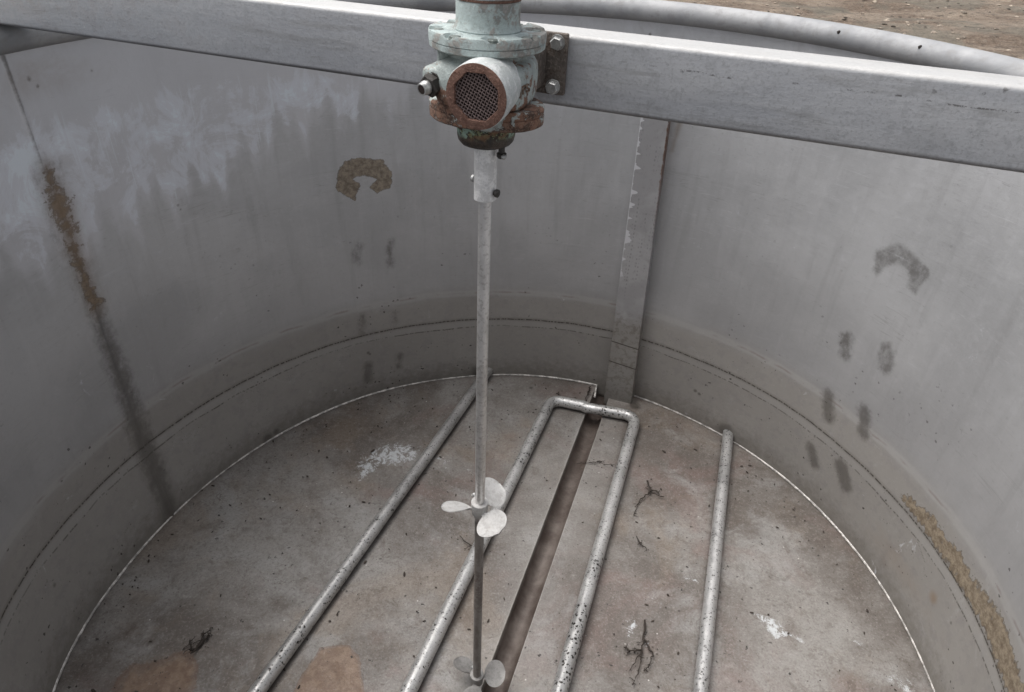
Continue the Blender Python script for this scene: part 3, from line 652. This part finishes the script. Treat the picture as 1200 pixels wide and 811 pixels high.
pts = [b0.lerp(b1, i/60) for i in range(58)] + arcpts(b0, b1, c1, .040) + [b1.lerp(c1, .385), b1.lerp(c1, .40), b1.lerp(c1, .405) + Vector((-.001, -.006, 0)), b1.lerp(c1, .42) + Vector((-.0015, -.006, 0)), b1.lerp(c1, .6) + Vector((-.001, -.003, 0))] + arcpts(b1, c1, c0, .038) + [c1.lerp(c0, i/60) for i in range(4, 61)]
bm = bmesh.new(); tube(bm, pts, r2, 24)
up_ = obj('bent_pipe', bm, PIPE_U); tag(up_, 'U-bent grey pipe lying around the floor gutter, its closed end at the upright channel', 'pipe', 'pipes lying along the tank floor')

# ------------------------------------------------------------------ the beam across the tank
def beam():
    rot = math.atan2(E_T.y, E_T.x); L = 1.045; W = .060; H = .0895; rad = .0062
    bm = bmesh.new()
    def prof(w_, h_, r_, o=0):
        P_ = []
        for cx, cy, a0 in ((w_/2-r_, h_/2-r_, 0), (-w_/2+r_, h_/2-r_, 90), (-w_/2+r_, -h_/2+r_, 180), (w_/2-r_, -h_/2+r_, 270)):
            for k in range(6): t = (a0+k*18)*D2; P_.append((cx+r_*math.cos(t), cy+r_*math.sin(t)))
        return P_
    po, pi_ = prof(W, H, rad), prof(W-.008, H-.008, rad-.003)
    nx = 40; ringsO, ringsI = [], []
    for i in range(nx+1):
        x = -L + 2*L*i/nx
        ringsO.append([bm.verts.new((x, a, H/2+b)) for a, b in po]); ringsI.append([bm.verts.new((x, a, H/2+b)) for a, b in pi_])
    m_ = len(po)
    for R_ in (ringsO, ringsI):
        for p, q in zip(R_, R_[1:]):
            for k in range(m_): bm.faces.new((p[k], p[(k+1) % m_], q[(k+1) % m_], q[k]))
    for e in (0, -1):
        for k in range(m_): bm.faces.new((ringsO[e][k], ringsO[e][(k+1) % m_], ringsI[e][(k+1) % m_], ringsI[e][k]))
    o = obj('support_beam', bm, BEAM); c = E_N*(-.0455+W/2); o.location = (c.x, c.y, 1.2505); o.rotation_euler = (0, 0, rot)
    tag(o, 'grey rectangular steel beam spanning the whole tank from rim to rim', 'beam')
beam()

# ------------------------------------------------------------------ the agitator hung on the beam
SX, SY = -.0543, -.165
rotz = math.atan2(E_T.y, E_T.x)
AG = empty('agitator', (SX, SY, 0), rotz, label='rusty pale green mixer drive bolted to the beam with a long shaft and two propellers', cat='mixer')
P_TOP = mk_paint('pale_green_paint_top', (.43, .50, .49), 1.30, 1.29, .5, 3, -.55)
P_BODY = mk_paint('pale_green_paint_body', (.37, .415, .40), 1.275, 1.335, 1., 1, .0)
P_LOW = mk_paint('rusty_green_paint', (.38, .42, .40), 1.30, 1.32, 1., 5, -.25)
HUBM = mk_hub()
RUST = mk_rust('red_rust', (.145, .078, .058), (.22, .125, .095), (.10, .045, .03), rough=.92)
BRK = mk_rust('weathered_bracket', (.085, .07, .06), (.16, .135, .115), (.05, .026, .016), sc=.6, rough=.75)
WHITEP = mk_paint('off_white_port_paint', (.58, .61, .60), 1.26, 1.275, .8, 8, -.5)
BOLTM = plain('zinc_bolt', (.50, .50, .49), .38, .6, sc=120)
DARKM = plain('dark_oily_steel', (.055, .05, .046), .5, .4, sc=120)
STEEL = plain('dull_stainless_sleeve', (.80, .79, .78), .42, .3, sc=70)
WIRE = plain('grey_wire', (.22, .165, .155), .6, .3, sc=200)
VOID = plain('cavity_shade', (.03, .018, .015), .9)  # dark colour standing in for the shade inside openings
BLADE = M('brushed_propeller'); _n = BLADE.noise(BLADE.obj, 60, 5, .7); _m = BLADE.noise(BLADE.obj, 320, 3, .7)
_c = BLADE.mix(BLADE.st(_n, .4, .7), (.47, .465, .455), (.38, .37, .36)); _c = BLADE.mix(BLADE.mul(BLADE.st(_m, .5, .9), .45), _c, (.24, .22, .20)); _c = BLADE.mix(BLADE.mul(BLADE.st(BLADE.noise(BLADE.obj, 28, 6, .75, .5), .6, .85), .5), _c, (.25, .21, .17))
BLADE.P(Base_Color=_c, Metallic=.15, Roughness=.6); BLADE.bump(_m, .2, .0006); BLADE = BLADE.m
BLADED = plain('dirty_propeller', (.30, .29, .28), .55, .3, sc=40)

def L(x, y): return (x, y)     # local: x along the beam, y towards the beam
# upper housing: round neck above the flange, carrying the motor
bm = bmesh.new()
lathe(bm, [(.0375, 1.3600), (.0385, 1.3615), (.0362, 1.366), (.0358, 1.372), (.0358, 1.3895), (.0352, 1.3905)], n=64)
o = obj('motor_neck', bm, P_TOP, AG)
bm = bmesh.new(); lathe(bm, [(.0358, 1.3906), (.0368, 1.3912), (.0368, 1.3926), (.0358, 1.3932)], n=64, fn=lambda t, r, h: 1+.010*math.sin(9*t)+.006*math.sin(23*t)); obj('gasket', bm, RUST, AG)
bm = bmesh.new(); lathe(bm, [(.0355, 1.3933), (.0355, 1.42), (.052, 1.424), (.052, 1.52), (.047, 1.53), (.02, 1.535)], n=64); obj('motor_housing', bm, P_TOP, AG)
# top flange with eight scalloped bolt seats
bm = bmesh.new()
NB = 8; B0 = 22.5*D2+.1
seats = [B0+i*2*PI/NB for i in range(NB)]
nt, radn = 256, [.034, .0380, .042, .0445, .047, .0495, .052, .0545, .057, .0595, .062, .0635, .0648, .0655, .0659]
top = []
for i in range(nt):
    t = 2*PI*i/nt; col = []
    for r in radn:
        z = 1.3605
        x, y = r*math.cos(t), r*math.sin(t)
        d = min(math.hypot(x-.0535*math.cos(s), y-.0535*math.sin(s)) for s in seats)
        # seats milled down where the bolts sit
        dd = min(math.hypot((x-.055*math.cos(s)), (y-.055*math.sin(s))) for s in seats)
        k = max(0, min(1, (.0125-dd)/.0025)); z -= .0046*k*k*(3-2*k)
        if r > .0657: z -= .0012
        col.append(bm.verts.new((x, y, z)))
    col.append(bm.verts.new((.0662*math.cos(t), .0662*math.sin(t), 1.3572))); col.append(bm.verts.new((.0662*math.cos(t), .0662*math.sin(t), 1.3508))); col.append(bm.verts.new((.0653*math.cos(t), .0653*math.sin(t), 1.3503))); col.append(bm.verts.new((.034*math.cos(t), .034*math.sin(t), 1.3503)))
    top.append(col)
for i in range(nt):
    a, b = top[i], top[(i+1) % nt]
    for k in range(len(a)-1): bm.faces.new((a[k], a[k+1], b[k+1], b[k]))
fl = obj('top_flange', bm, P_TOP, AG)
BSEAT = plain('painted_bolt', (.20, .225, .21), .6, .2, sc=160)
hb = None
for s in seats:
    if hb is None:
        bm = bmesh.new(); hexbolt(bm, (0, 0, 0), (0, 0, 1), .0062, .0036); lathe(bm, [(.0075, -.0002), (.0075, .0008)], n=20); hb = obj('flange_bolt', bm, BSEAT, fl); o = hb
    else: o = hb.copy(); COL.objects.link(o)
    o.location = (.0545*math.cos(s), .0545*math.sin(s), 1.3560); o.rotation_euler = (0, 0, s*3.3); o.parent = fl
# lower ring of the flange pair
bm = bmesh.new(); lathe(bm, [(.040, 1.3425), (.0638, 1.3425), (.0656, 1.3440), (.0660, 1.3493), (.0652, 1.3500)], n=96); obj('flange_ring', bm, P_TOP, AG)
# gear case: rounded square casting with neck, ribs
bm = bmesh.new()
def sq(t, p=4.): return (abs(math.cos(t))**p+abs(math.sin(t))**p)**(-1/p)
lathe(bm, [(.048, 1.2835), (.0535, 1.286), (.0555, 1.292), (.0562, 1.312), (.0555, 1.324), (.052, 1.3295), (.047, 1.3315), (.045, 1.334), (.0445, 1.3424)], n=96,
      fn=lambda t, r, h: 1 + (sq(t+.12, 3.6)-1)*(.85 if h < 1.331 else .85*max(0, (1.3345-h)/.0035)))
case = obj('gear_case', bm, P_BODY, AG, sharp=50)
for t, s in ((2.35, 1), (-1.1, .8), (3.9, .8)):
    bm = bmesh.new(); box(bm, (.050*math.cos(t), .050*math.sin(t), 1.335), (.018, .005, .0165), .0012, Matrix.Rotation(t, 3, 'Z')); 
    obj('rib', bm, P_BODY, case)
# cast lettering on the case front
cu = bpy.data.curves.new('cast', 'FONT'); cu.body = 'JFS'; cu.size = .0125; cu.extrude = .0009; cu.offset = .0003; cu.align_x = 'CENTER'
tmp = bpy.data.objects.new('tmp', cu); COL.objects.link(tmp); bpy.context.view_layer.update()
me = bpy.data.meshes.new_from_object(tmp.evaluated_get(bpy.context.evaluated_depsgraph_get())); bpy.data.objects.remove(tmp)
lt = link('cast_lettering', me, mk_rust('letter_rust', (.12, .075, .05), (.24, .2, .16)), case, smooth=False)
_th = -52*D2
lt.matrix_local = Matrix.Translation((.0572, -.0275, 1.3040)) @ Matrix.Rotation(58*D2, 4, 'Z') @ Matrix.Rotation(PI/2, 4, 'X') @ Matrix.Rotation(12*D2, 4, 'Z')
# left clamp lug with a stub on top
bm = bmesh.new(); box(bm, (-.044, -.026, 1.3105), (.030, .050, .026), .006, seg=3); lathe(bm, [(.0135, 1.3225), (.0135, 1.331), (.011, 1.333)], (-.042, -.012, 0), n=28)
obj('clamp_lug', bm, P_BODY, AG)
# lower lobed flange, rusted on the right
def lobe(t): 
    return 1.0 + .08*abs(math.sin(t))**4 - .25*abs(math.cos(t))**2
bm = bmesh.new(); lathe(bm, [(.050, 1.2605), (.0625, 1.2605), (.0650, 1.2625), (.0655, 1.2705), (.0650, 1.2725), (.0640, 1.2733), (.0650, 1.2740), (.0655, 1.2800), (.0635, 1.2830), (.050, 1.2838)], n=96, fn=lambda t, r, h: lobe(t)+.004*math.sin(13*t)+.003*math.sin(29*t))
obj('lower_flange', bm, P_LOW, AG)
bm = bmesh.new(); lathe(bm, [(.022, 1.2320), (.030, 1.2328), (.0335, 1.2370), (.0350, 1.243), (.0352, 1.252), (.038, 1.2604), (.036, 1.2606)], n=64, fn=lambda t, r, h: 1+.012*math.sin(5*t+1)+.006*math.sin(17*t))
obj('hub', bm, HUBM, AG)
# oily drain screw below the hub
bm = bmesh.new(); lathe(bm, [(.0045, 1.2175), (.0062, 1.2195), (.0062, 1.2235), (.004, 1.2245), (.004, 1.233)], (.0225, -.004, 0), n=12); obj('drain_screw', bm, DARKM, AG)
bm = bmesh.new(); b_ = bmesh.ops.create_icosphere(bm, subdivisions=2, radius=.0035); bmesh.ops.translate(bm, vec=(.027, -.008, 1.2205), verts=b_['verts']); obj('bolt', bm, BOLTM, AG)
# inspection port: rusty ring, octagonal opening, woven wire; axis = world -Y tilted slightly down
PORT_AX = Vector((.02, -.99, -.05)).normalized()
pc = Vector((.0235, -.086, 1.3085)); pa, pb, pd = frame(PORT_AX)
bm = bmesh.new(); n = 64
def ringp(r, h, oct_=False):
    out = []
    for i in range(n):
        t = 2*PI*i/n; rr = r
        if oct_: k = ((t+PI/8) % (PI/4)) - PI/8; rr = r*.93/math.cos(k)
        out.append(bm.verts.new(pc + pd*h + pa*(rr*math.cos(t)) + pb*(rr*math.sin(t))))
    return out
rs = [ringp(.0320, -.055), ringp(.0338, -.032), ringp(.0350, -.022), ringp(.0350, -.0022), ringp(.0342, -.0012)]
for p, q in zip(rs, rs[1:]):
    for i in range(n): bm.faces.new((p[i], p[(i+1) % n], q[(i+1) % n], q[i]))
port = obj('inspection_port', bm, WHITEP, AG)
bm = bmesh.new()
rs = [ringp(.0344, -.0018), ringp(.0344, -.0004), ringp(.0335, 0), ringp(.0270, 0, True), ringp(.0263, -.0012, True), ringp(.0260, -.010, True)]
for p, q in zip(rs, rs[1:]):
    for i in range(n): bm.faces.new((p[i], p[(i+1) % n], q[(i+1) % n], q[i]))
obj('port_ring', bm, RUST, port)
bm = bmesh.new(); bm.faces.new(ringp(.0261, -.0095, True)); obj('port_shade', bm, VOID, port, smooth=False)  # dark sheet standing in for the shade inside the port
bm = bmesh.new(); ra = .45; w1 = pa*math.cos(ra)+pb*math.sin(ra); w2 = -pa*math.sin(ra)+pb*math.cos(ra); pit = .0034; K = 8
for (u, v, ph) in ((w1, w2, 0), (w2, w1, 1)):
    for i in range(-K, K+1):
        o_ = i*pit; hl = math.sqrt(max(0, .0259**2-o_**2)); 
        if hl < .003: continue
        m_ = int(hl*2/pit*4)+2
        tube(bm, [pc - pd*.0036 + v*o_ + u*(-hl+2*hl*j/(m_-1)) + pd*(.00055*math.cos(PI*((-hl+2*hl*j/(m_-1))/pit + i + ph))) for j in range(m_)], .00062, 6)
obj('wire_mesh', bm, WIRE, port)
# left clamp bolt: dark hex nut, washer, hollow stud
bd = Vector((-.30, -.93, -.16)).normalized(); bc = Vector((-.0445, -.0460, 1.3060))
bm = bmesh.new(); lathe(bm, [(.0135, 0), (.0135, .003)], bc, bd, 28); hexbolt(bm, bc+bd*.003, bd, .0130, .0085, .3); nut = obj('clamp_nut', bm, DARKM, AG)
bm = bmesh.new(); q = bc+bd*.0115; lathe(bm, [(.0072, 0), (.0078, .0015), (.0078, .0045), (.0068, .0060), (.0068, .0095), (.0064, .0100), (.0052, .0100), (.0050, .003), (.001, .0029)], q, bd, 28); stud = obj('stud', bm, BOLTM, nut); bm = bmesh.new(); lathe(bm, [(.0052, 0), (.0052, .0004)], q+bd*.0093, bd, 20); obj('bore_shade', bm, VOID, stud)  # last part: dark disc added for the shade in the stud's hole
# bracket plate on the beam face, its block, and right-hand bolts
bm = bmesh.new(); box(bm, (.004, .1235, 1.3045), (.108, .0085, .075), .002); brk = obj('bracket_plate', bm, BRK, AG)
bm = bmesh.new(); box(bm, (.0, .080, 1.302), (.066, .080, .050), .006, seg=3); obj('mounting_block', bm, BRK, AG)
for (x, z, yy, l_) in ((.0455, 1.3315, .119, 0), (.0470, 1.2820, .119, .012)):
    bm = bmesh.new(); 
    if l_: lathe(bm, [(.0045, 0), (.0045, l_)], (x, yy, z), (0, -1, -.12), 16)
    c0 = Vector((x, yy, z)) + Vector((0, -1, -.12)).normalized()*l_
    lathe(bm, [(.0095, 0), (.0095, .0018)], c0, (0, -1, -.12), 24); hexbolt(bm, c0 + Vector((0, -.0018, 0)), (0, -1, -.12), .0082, .0072, .25); obj('mounting_bolt', bm, BOLTM, brk)
# coupling sleeve, shaft
bm = bmesh.new(); lathe(bm, [(.0128, 1.1588), (.0142, 1.1598), (.0142, 1.2330)], n=48); slv = obj('coupling_sleeve', bm, STEEL, AG)
for a_, z, mt in ((-.2, 1.171, DARKM), (2.9, 1.182, BOLTM)):
    bm = bmesh.new(); d = Vector((math.cos(a_), math.sin(a_), 0)); lathe(bm, [(.0035, 0), (.0035, .003), (.0052, .0032), (.0052, .0062), (.004, .007)], d*.0135+Vector((0, 0, z)), d, 16); obj('set_screw', bm, mt, slv)
SHM = mk_shaft()
bm = bmesh.new(); tube(bm, [(0, 0, .022), (0, 0, .026)] + [(0, 0, .03+.02*i) for i in range(58)], [.006, .0085] + [.0085]*58, 28); obj('shaft', bm, SHM, AG)

# propellers
def propeller(zc_, base, mat, hubmat, scale=1.):
    H_ = .030
    bm = bmesh.new(); lathe(bm, [(.0110, -.017), (.0135, -.012), (.0150, .006), (.0152, .0145), (.0145, .0155), (.0092, .0157)], (0, 0, zc_), n=40); hub = obj('propeller', bm, mat, AG)
    for i in range(3):
        th = base + i*2*PI/3; bm = bmesh.new()
        er = Vector((math.cos(th), math.sin(th), 0)); et_ = Vector((-math.sin(th), math.cos(th), 0))
        nu, nv = 26, 16; G = [[None]*nv for _ in range(nu)]; Gb = [[None]*nv for _ in range(nu)]
        for a in range(nu):
            s = a/(nu-1); r = .011 + .0560*s*scale
            # teardrop: narrow root, broad round tip
            hw = max(.0045, .0285*math.sqrt(max(0, 1-((s-.56)/.44)**2)))
            hw *= scale; 
            if s > .995: hw = .002
            pitch = (38-14*s)*D2
            for b in range(nv):
                c = -1+2*b/(nv-1); ch = c*hw + .004*s
                p = er*r + (et_*math.cos(pitch) + Vector((0, 0, 1))*math.sin(pitch))*ch + Vector((0, 0, zc_ - .004 + .0030*(c*c) + .003*s))
                nrm = Vector((0, 0, 1))*math.cos(pitch) - et_*math.sin(pitch); th_ = .0014*(1-.5*abs(c)**4)
                G[a][b] = bm.verts.new(p+nrm*th_); Gb[a][b] = bm.verts.new(p-nrm*th_)
        for a in range(nu-1):
            for b in range(nv-1):
                bm.faces.new((G[a][b], G[a+1][b], G[a+1][b+1], G[a][b+1])); bm.faces.new((Gb[a][b], Gb[a][b+1], Gb[a+1][b+1], Gb[a+1][b]))
        loop = [(a, 0) for a in range(nu)] + [(nu-1, b) for b in range(1, nv)] + [(a, nv-1) for a in range(nu-2, -1, -1)] + [(0, b) for b in range(nv-2, 0, -1)]
        for k in range(len(loop)):
            (a, b), (c, d) = loop[k], loop[(k+1) % len(loop)]; bm.faces.new((G[a][b], G[c][d], Gb[c][d], Gb[a][b]))
        obj('blade', bm, mat, hub, sharp=60)
    d = Vector((math.cos(base+2.5), math.sin(base+2.5), .35)).normalized(); bm = bmesh.new()
    d = Vector((-.75, .55, .45)).normalized()
    lathe(bm, [(.0028, 0), (.0028, .007), (.0050, .0072), (.0050, .0105), (.004, .011)], Vector((0, 0, zc_+.006)) + d*.013, d, 12); obj('set_screw', bm, BOLTM, hub)
    return hub
_r = -rotz
propeller(.5865, PI + _r, BLADE, BLADE)
propeller(.047, PI + 1.05 + _r + .25, BLADED, BLADED, .95)

# ------------------------------------------------------------------ debris on the floor
TW = plain('dark_twig', (.035, .026, .02), .85, sc=120)
CR = []
def twig(pts_list, r, label, group='dead twigs on the tank floor'):
    bm = bmesh.new(); first = True; c = pts_list[0][0]
    def shoot(pts, r, jit):
        P_ = [Vector((x, y, r+random.uniform(.0005, .007))) for x, y in pts]; Q = []
        for a, b in zip(P_, P_[1:]):
            for i in range(5): Q.append(a.lerp(b, i/5) + Vector((random.uniform(-1, 1), random.uniform(-1, 1), random.uniform(0, .5)))*jit)
        Q.append(P_[-1]); tube(bm, Q, [r*(1-.65*i/len(Q))*random.uniform(.55, 1.5) for i in range(len(Q))], 7); return Q
    for pts in pts_list:
        Q = shoot(pts, r*.8, .0028)
        for q in Q[1:]:
            if random.random() < .3:
                an = random.uniform(0, 2*PI); l_ = random.uniform(.006, .018)*(r/.0028)**.5
                e = (q.x+l_*math.cos(an), q.y+l_*math.sin(an)); mid = ((q.x+e[0])/2+random.uniform(-1, 1)*.003, (q.y+e[1])/2+random.uniform(-1, 1)*.003)
                shoot([(q.x, q.y), mid, e], r*.35, .0012)
            if random.random() < .5: CR.append((q.x+random.gauss(0, .012), q.y+random.gauss(0, .012), random.uniform(.0007, .0016)))
    o = obj('twig', bm, TW)
    for v in o.data.vertices: v.co.x -= c[0]; v.co.y -= c[1]
    o.location = (c[0], c[1], 0)
    tag(o, label, 'twig', group); return o
twig([[(.404,.507),(.412,.47),(.405,.455),(.38,.43),(.370,.412),(.350,.369)], [(.405,.455),(.449,.445)], [(.412,.47),(.435,.462)]], .0028, 'forked dark twig on the floor just right of the bent pipe, farthest from the camera')
twig([[(.341,.03),(.335,-.02),(.326,-.052),(.318,-.09),(.295,-.135)], [(.326,-.052),(.296,-.054)], [(.335,-.02),(.35,-.055),(.34,-.085),(.325,-.10)], [(.296,-.054),(.285,-.045)], [(.326,-.052),(.30,-.09)]], .0030, 'tangled black twig near the bottom edge between the bent pipe and the rightmost pipe')
twig([[(.349,.292),(.36,.27),(.373,.249)], [(.36,.27),(.35,.262)]], .0018, 'thin short twig beside a white patch, right of the bent pipe')
twig([[(-.715,-.115),(-.70,-.10),(-.705,-.075),(-.688,-.055)], [(-.70,-.10),(-.690,-.085),(-.694,-.068)], [(-.715,-.115),(-.728,-.09)], [(-.70,-.10),(-.712,-.125)]], .0034, 'small black curled scrap lying alone on the left part of the floor', 'dead twigs on the tank floor')
twig([[(.258,.955),(.252,.93),(.243,.895),(.236,.862)]], .0034, 'dark sliver lying over the joint of the bent pipe at the head of the gutter')
twig([[(.195,.565),(.229,.570),(.262,.578),(.281,.567),(.326,.563)], [(.262,.578),(.285,.585)]], .0016, 'thin dark twig lying across the gutter inside the bent pipe')
twig([[(-.135,.255),(-.10,.225),(-.085,.245),(-.05,.29)], [(-.10,.225),(-.12,.215)], [(-.10,.225),(-.085,.205)]], .0014, 'faint spidery twig on the floor just left of the upper propeller')
FL = plain('dark_flecks', (.05, .038, .03), .9)
bm = bmesh.new()
for x, y, s in CR:
    b = bmesh.ops.create_icosphere(bm, subdivisions=1, radius=s)
    for v in b['verts']: v.co = Vector((v.co.x*random.uniform(.7, 1.8), v.co.y, v.co.z*.6)) + Vector((x, y, .001))
for i in range(330):
    a = random.uniform(-115, 115); r = .98*math.sqrt(random.random()); x, y = r*math.sin(a*D2), r*math.cos(a*D2)
    if random.random() < .2:
        r = random.uniform(.90, .965); x, y = r*math.sin(a*D2), r*math.cos(a*D2)
    if abs((x*gt[0]+y*gt[1])-GT) < GW+.006: continue
    s = random.uniform(.0012, .0038)*(1.7 if random.random() < .06 else 1); b = bmesh.ops.create_icosphere(bm, subdivisions=1, radius=s); ro = random.random()*PI
    e = random.uniform(.5, 2.0)
    for v in b['verts']:
        p = Vector((v.co.x*e, v.co.y*.7, v.co.z*.5)); p.rotate(Matrix.Rotation(ro, 3, 'Z')); v.co = p*random.uniform(.8, 1.2) + Vector((x, y, .001))
tag(obj('debris_flecks', bm, FL), kind='stuff')
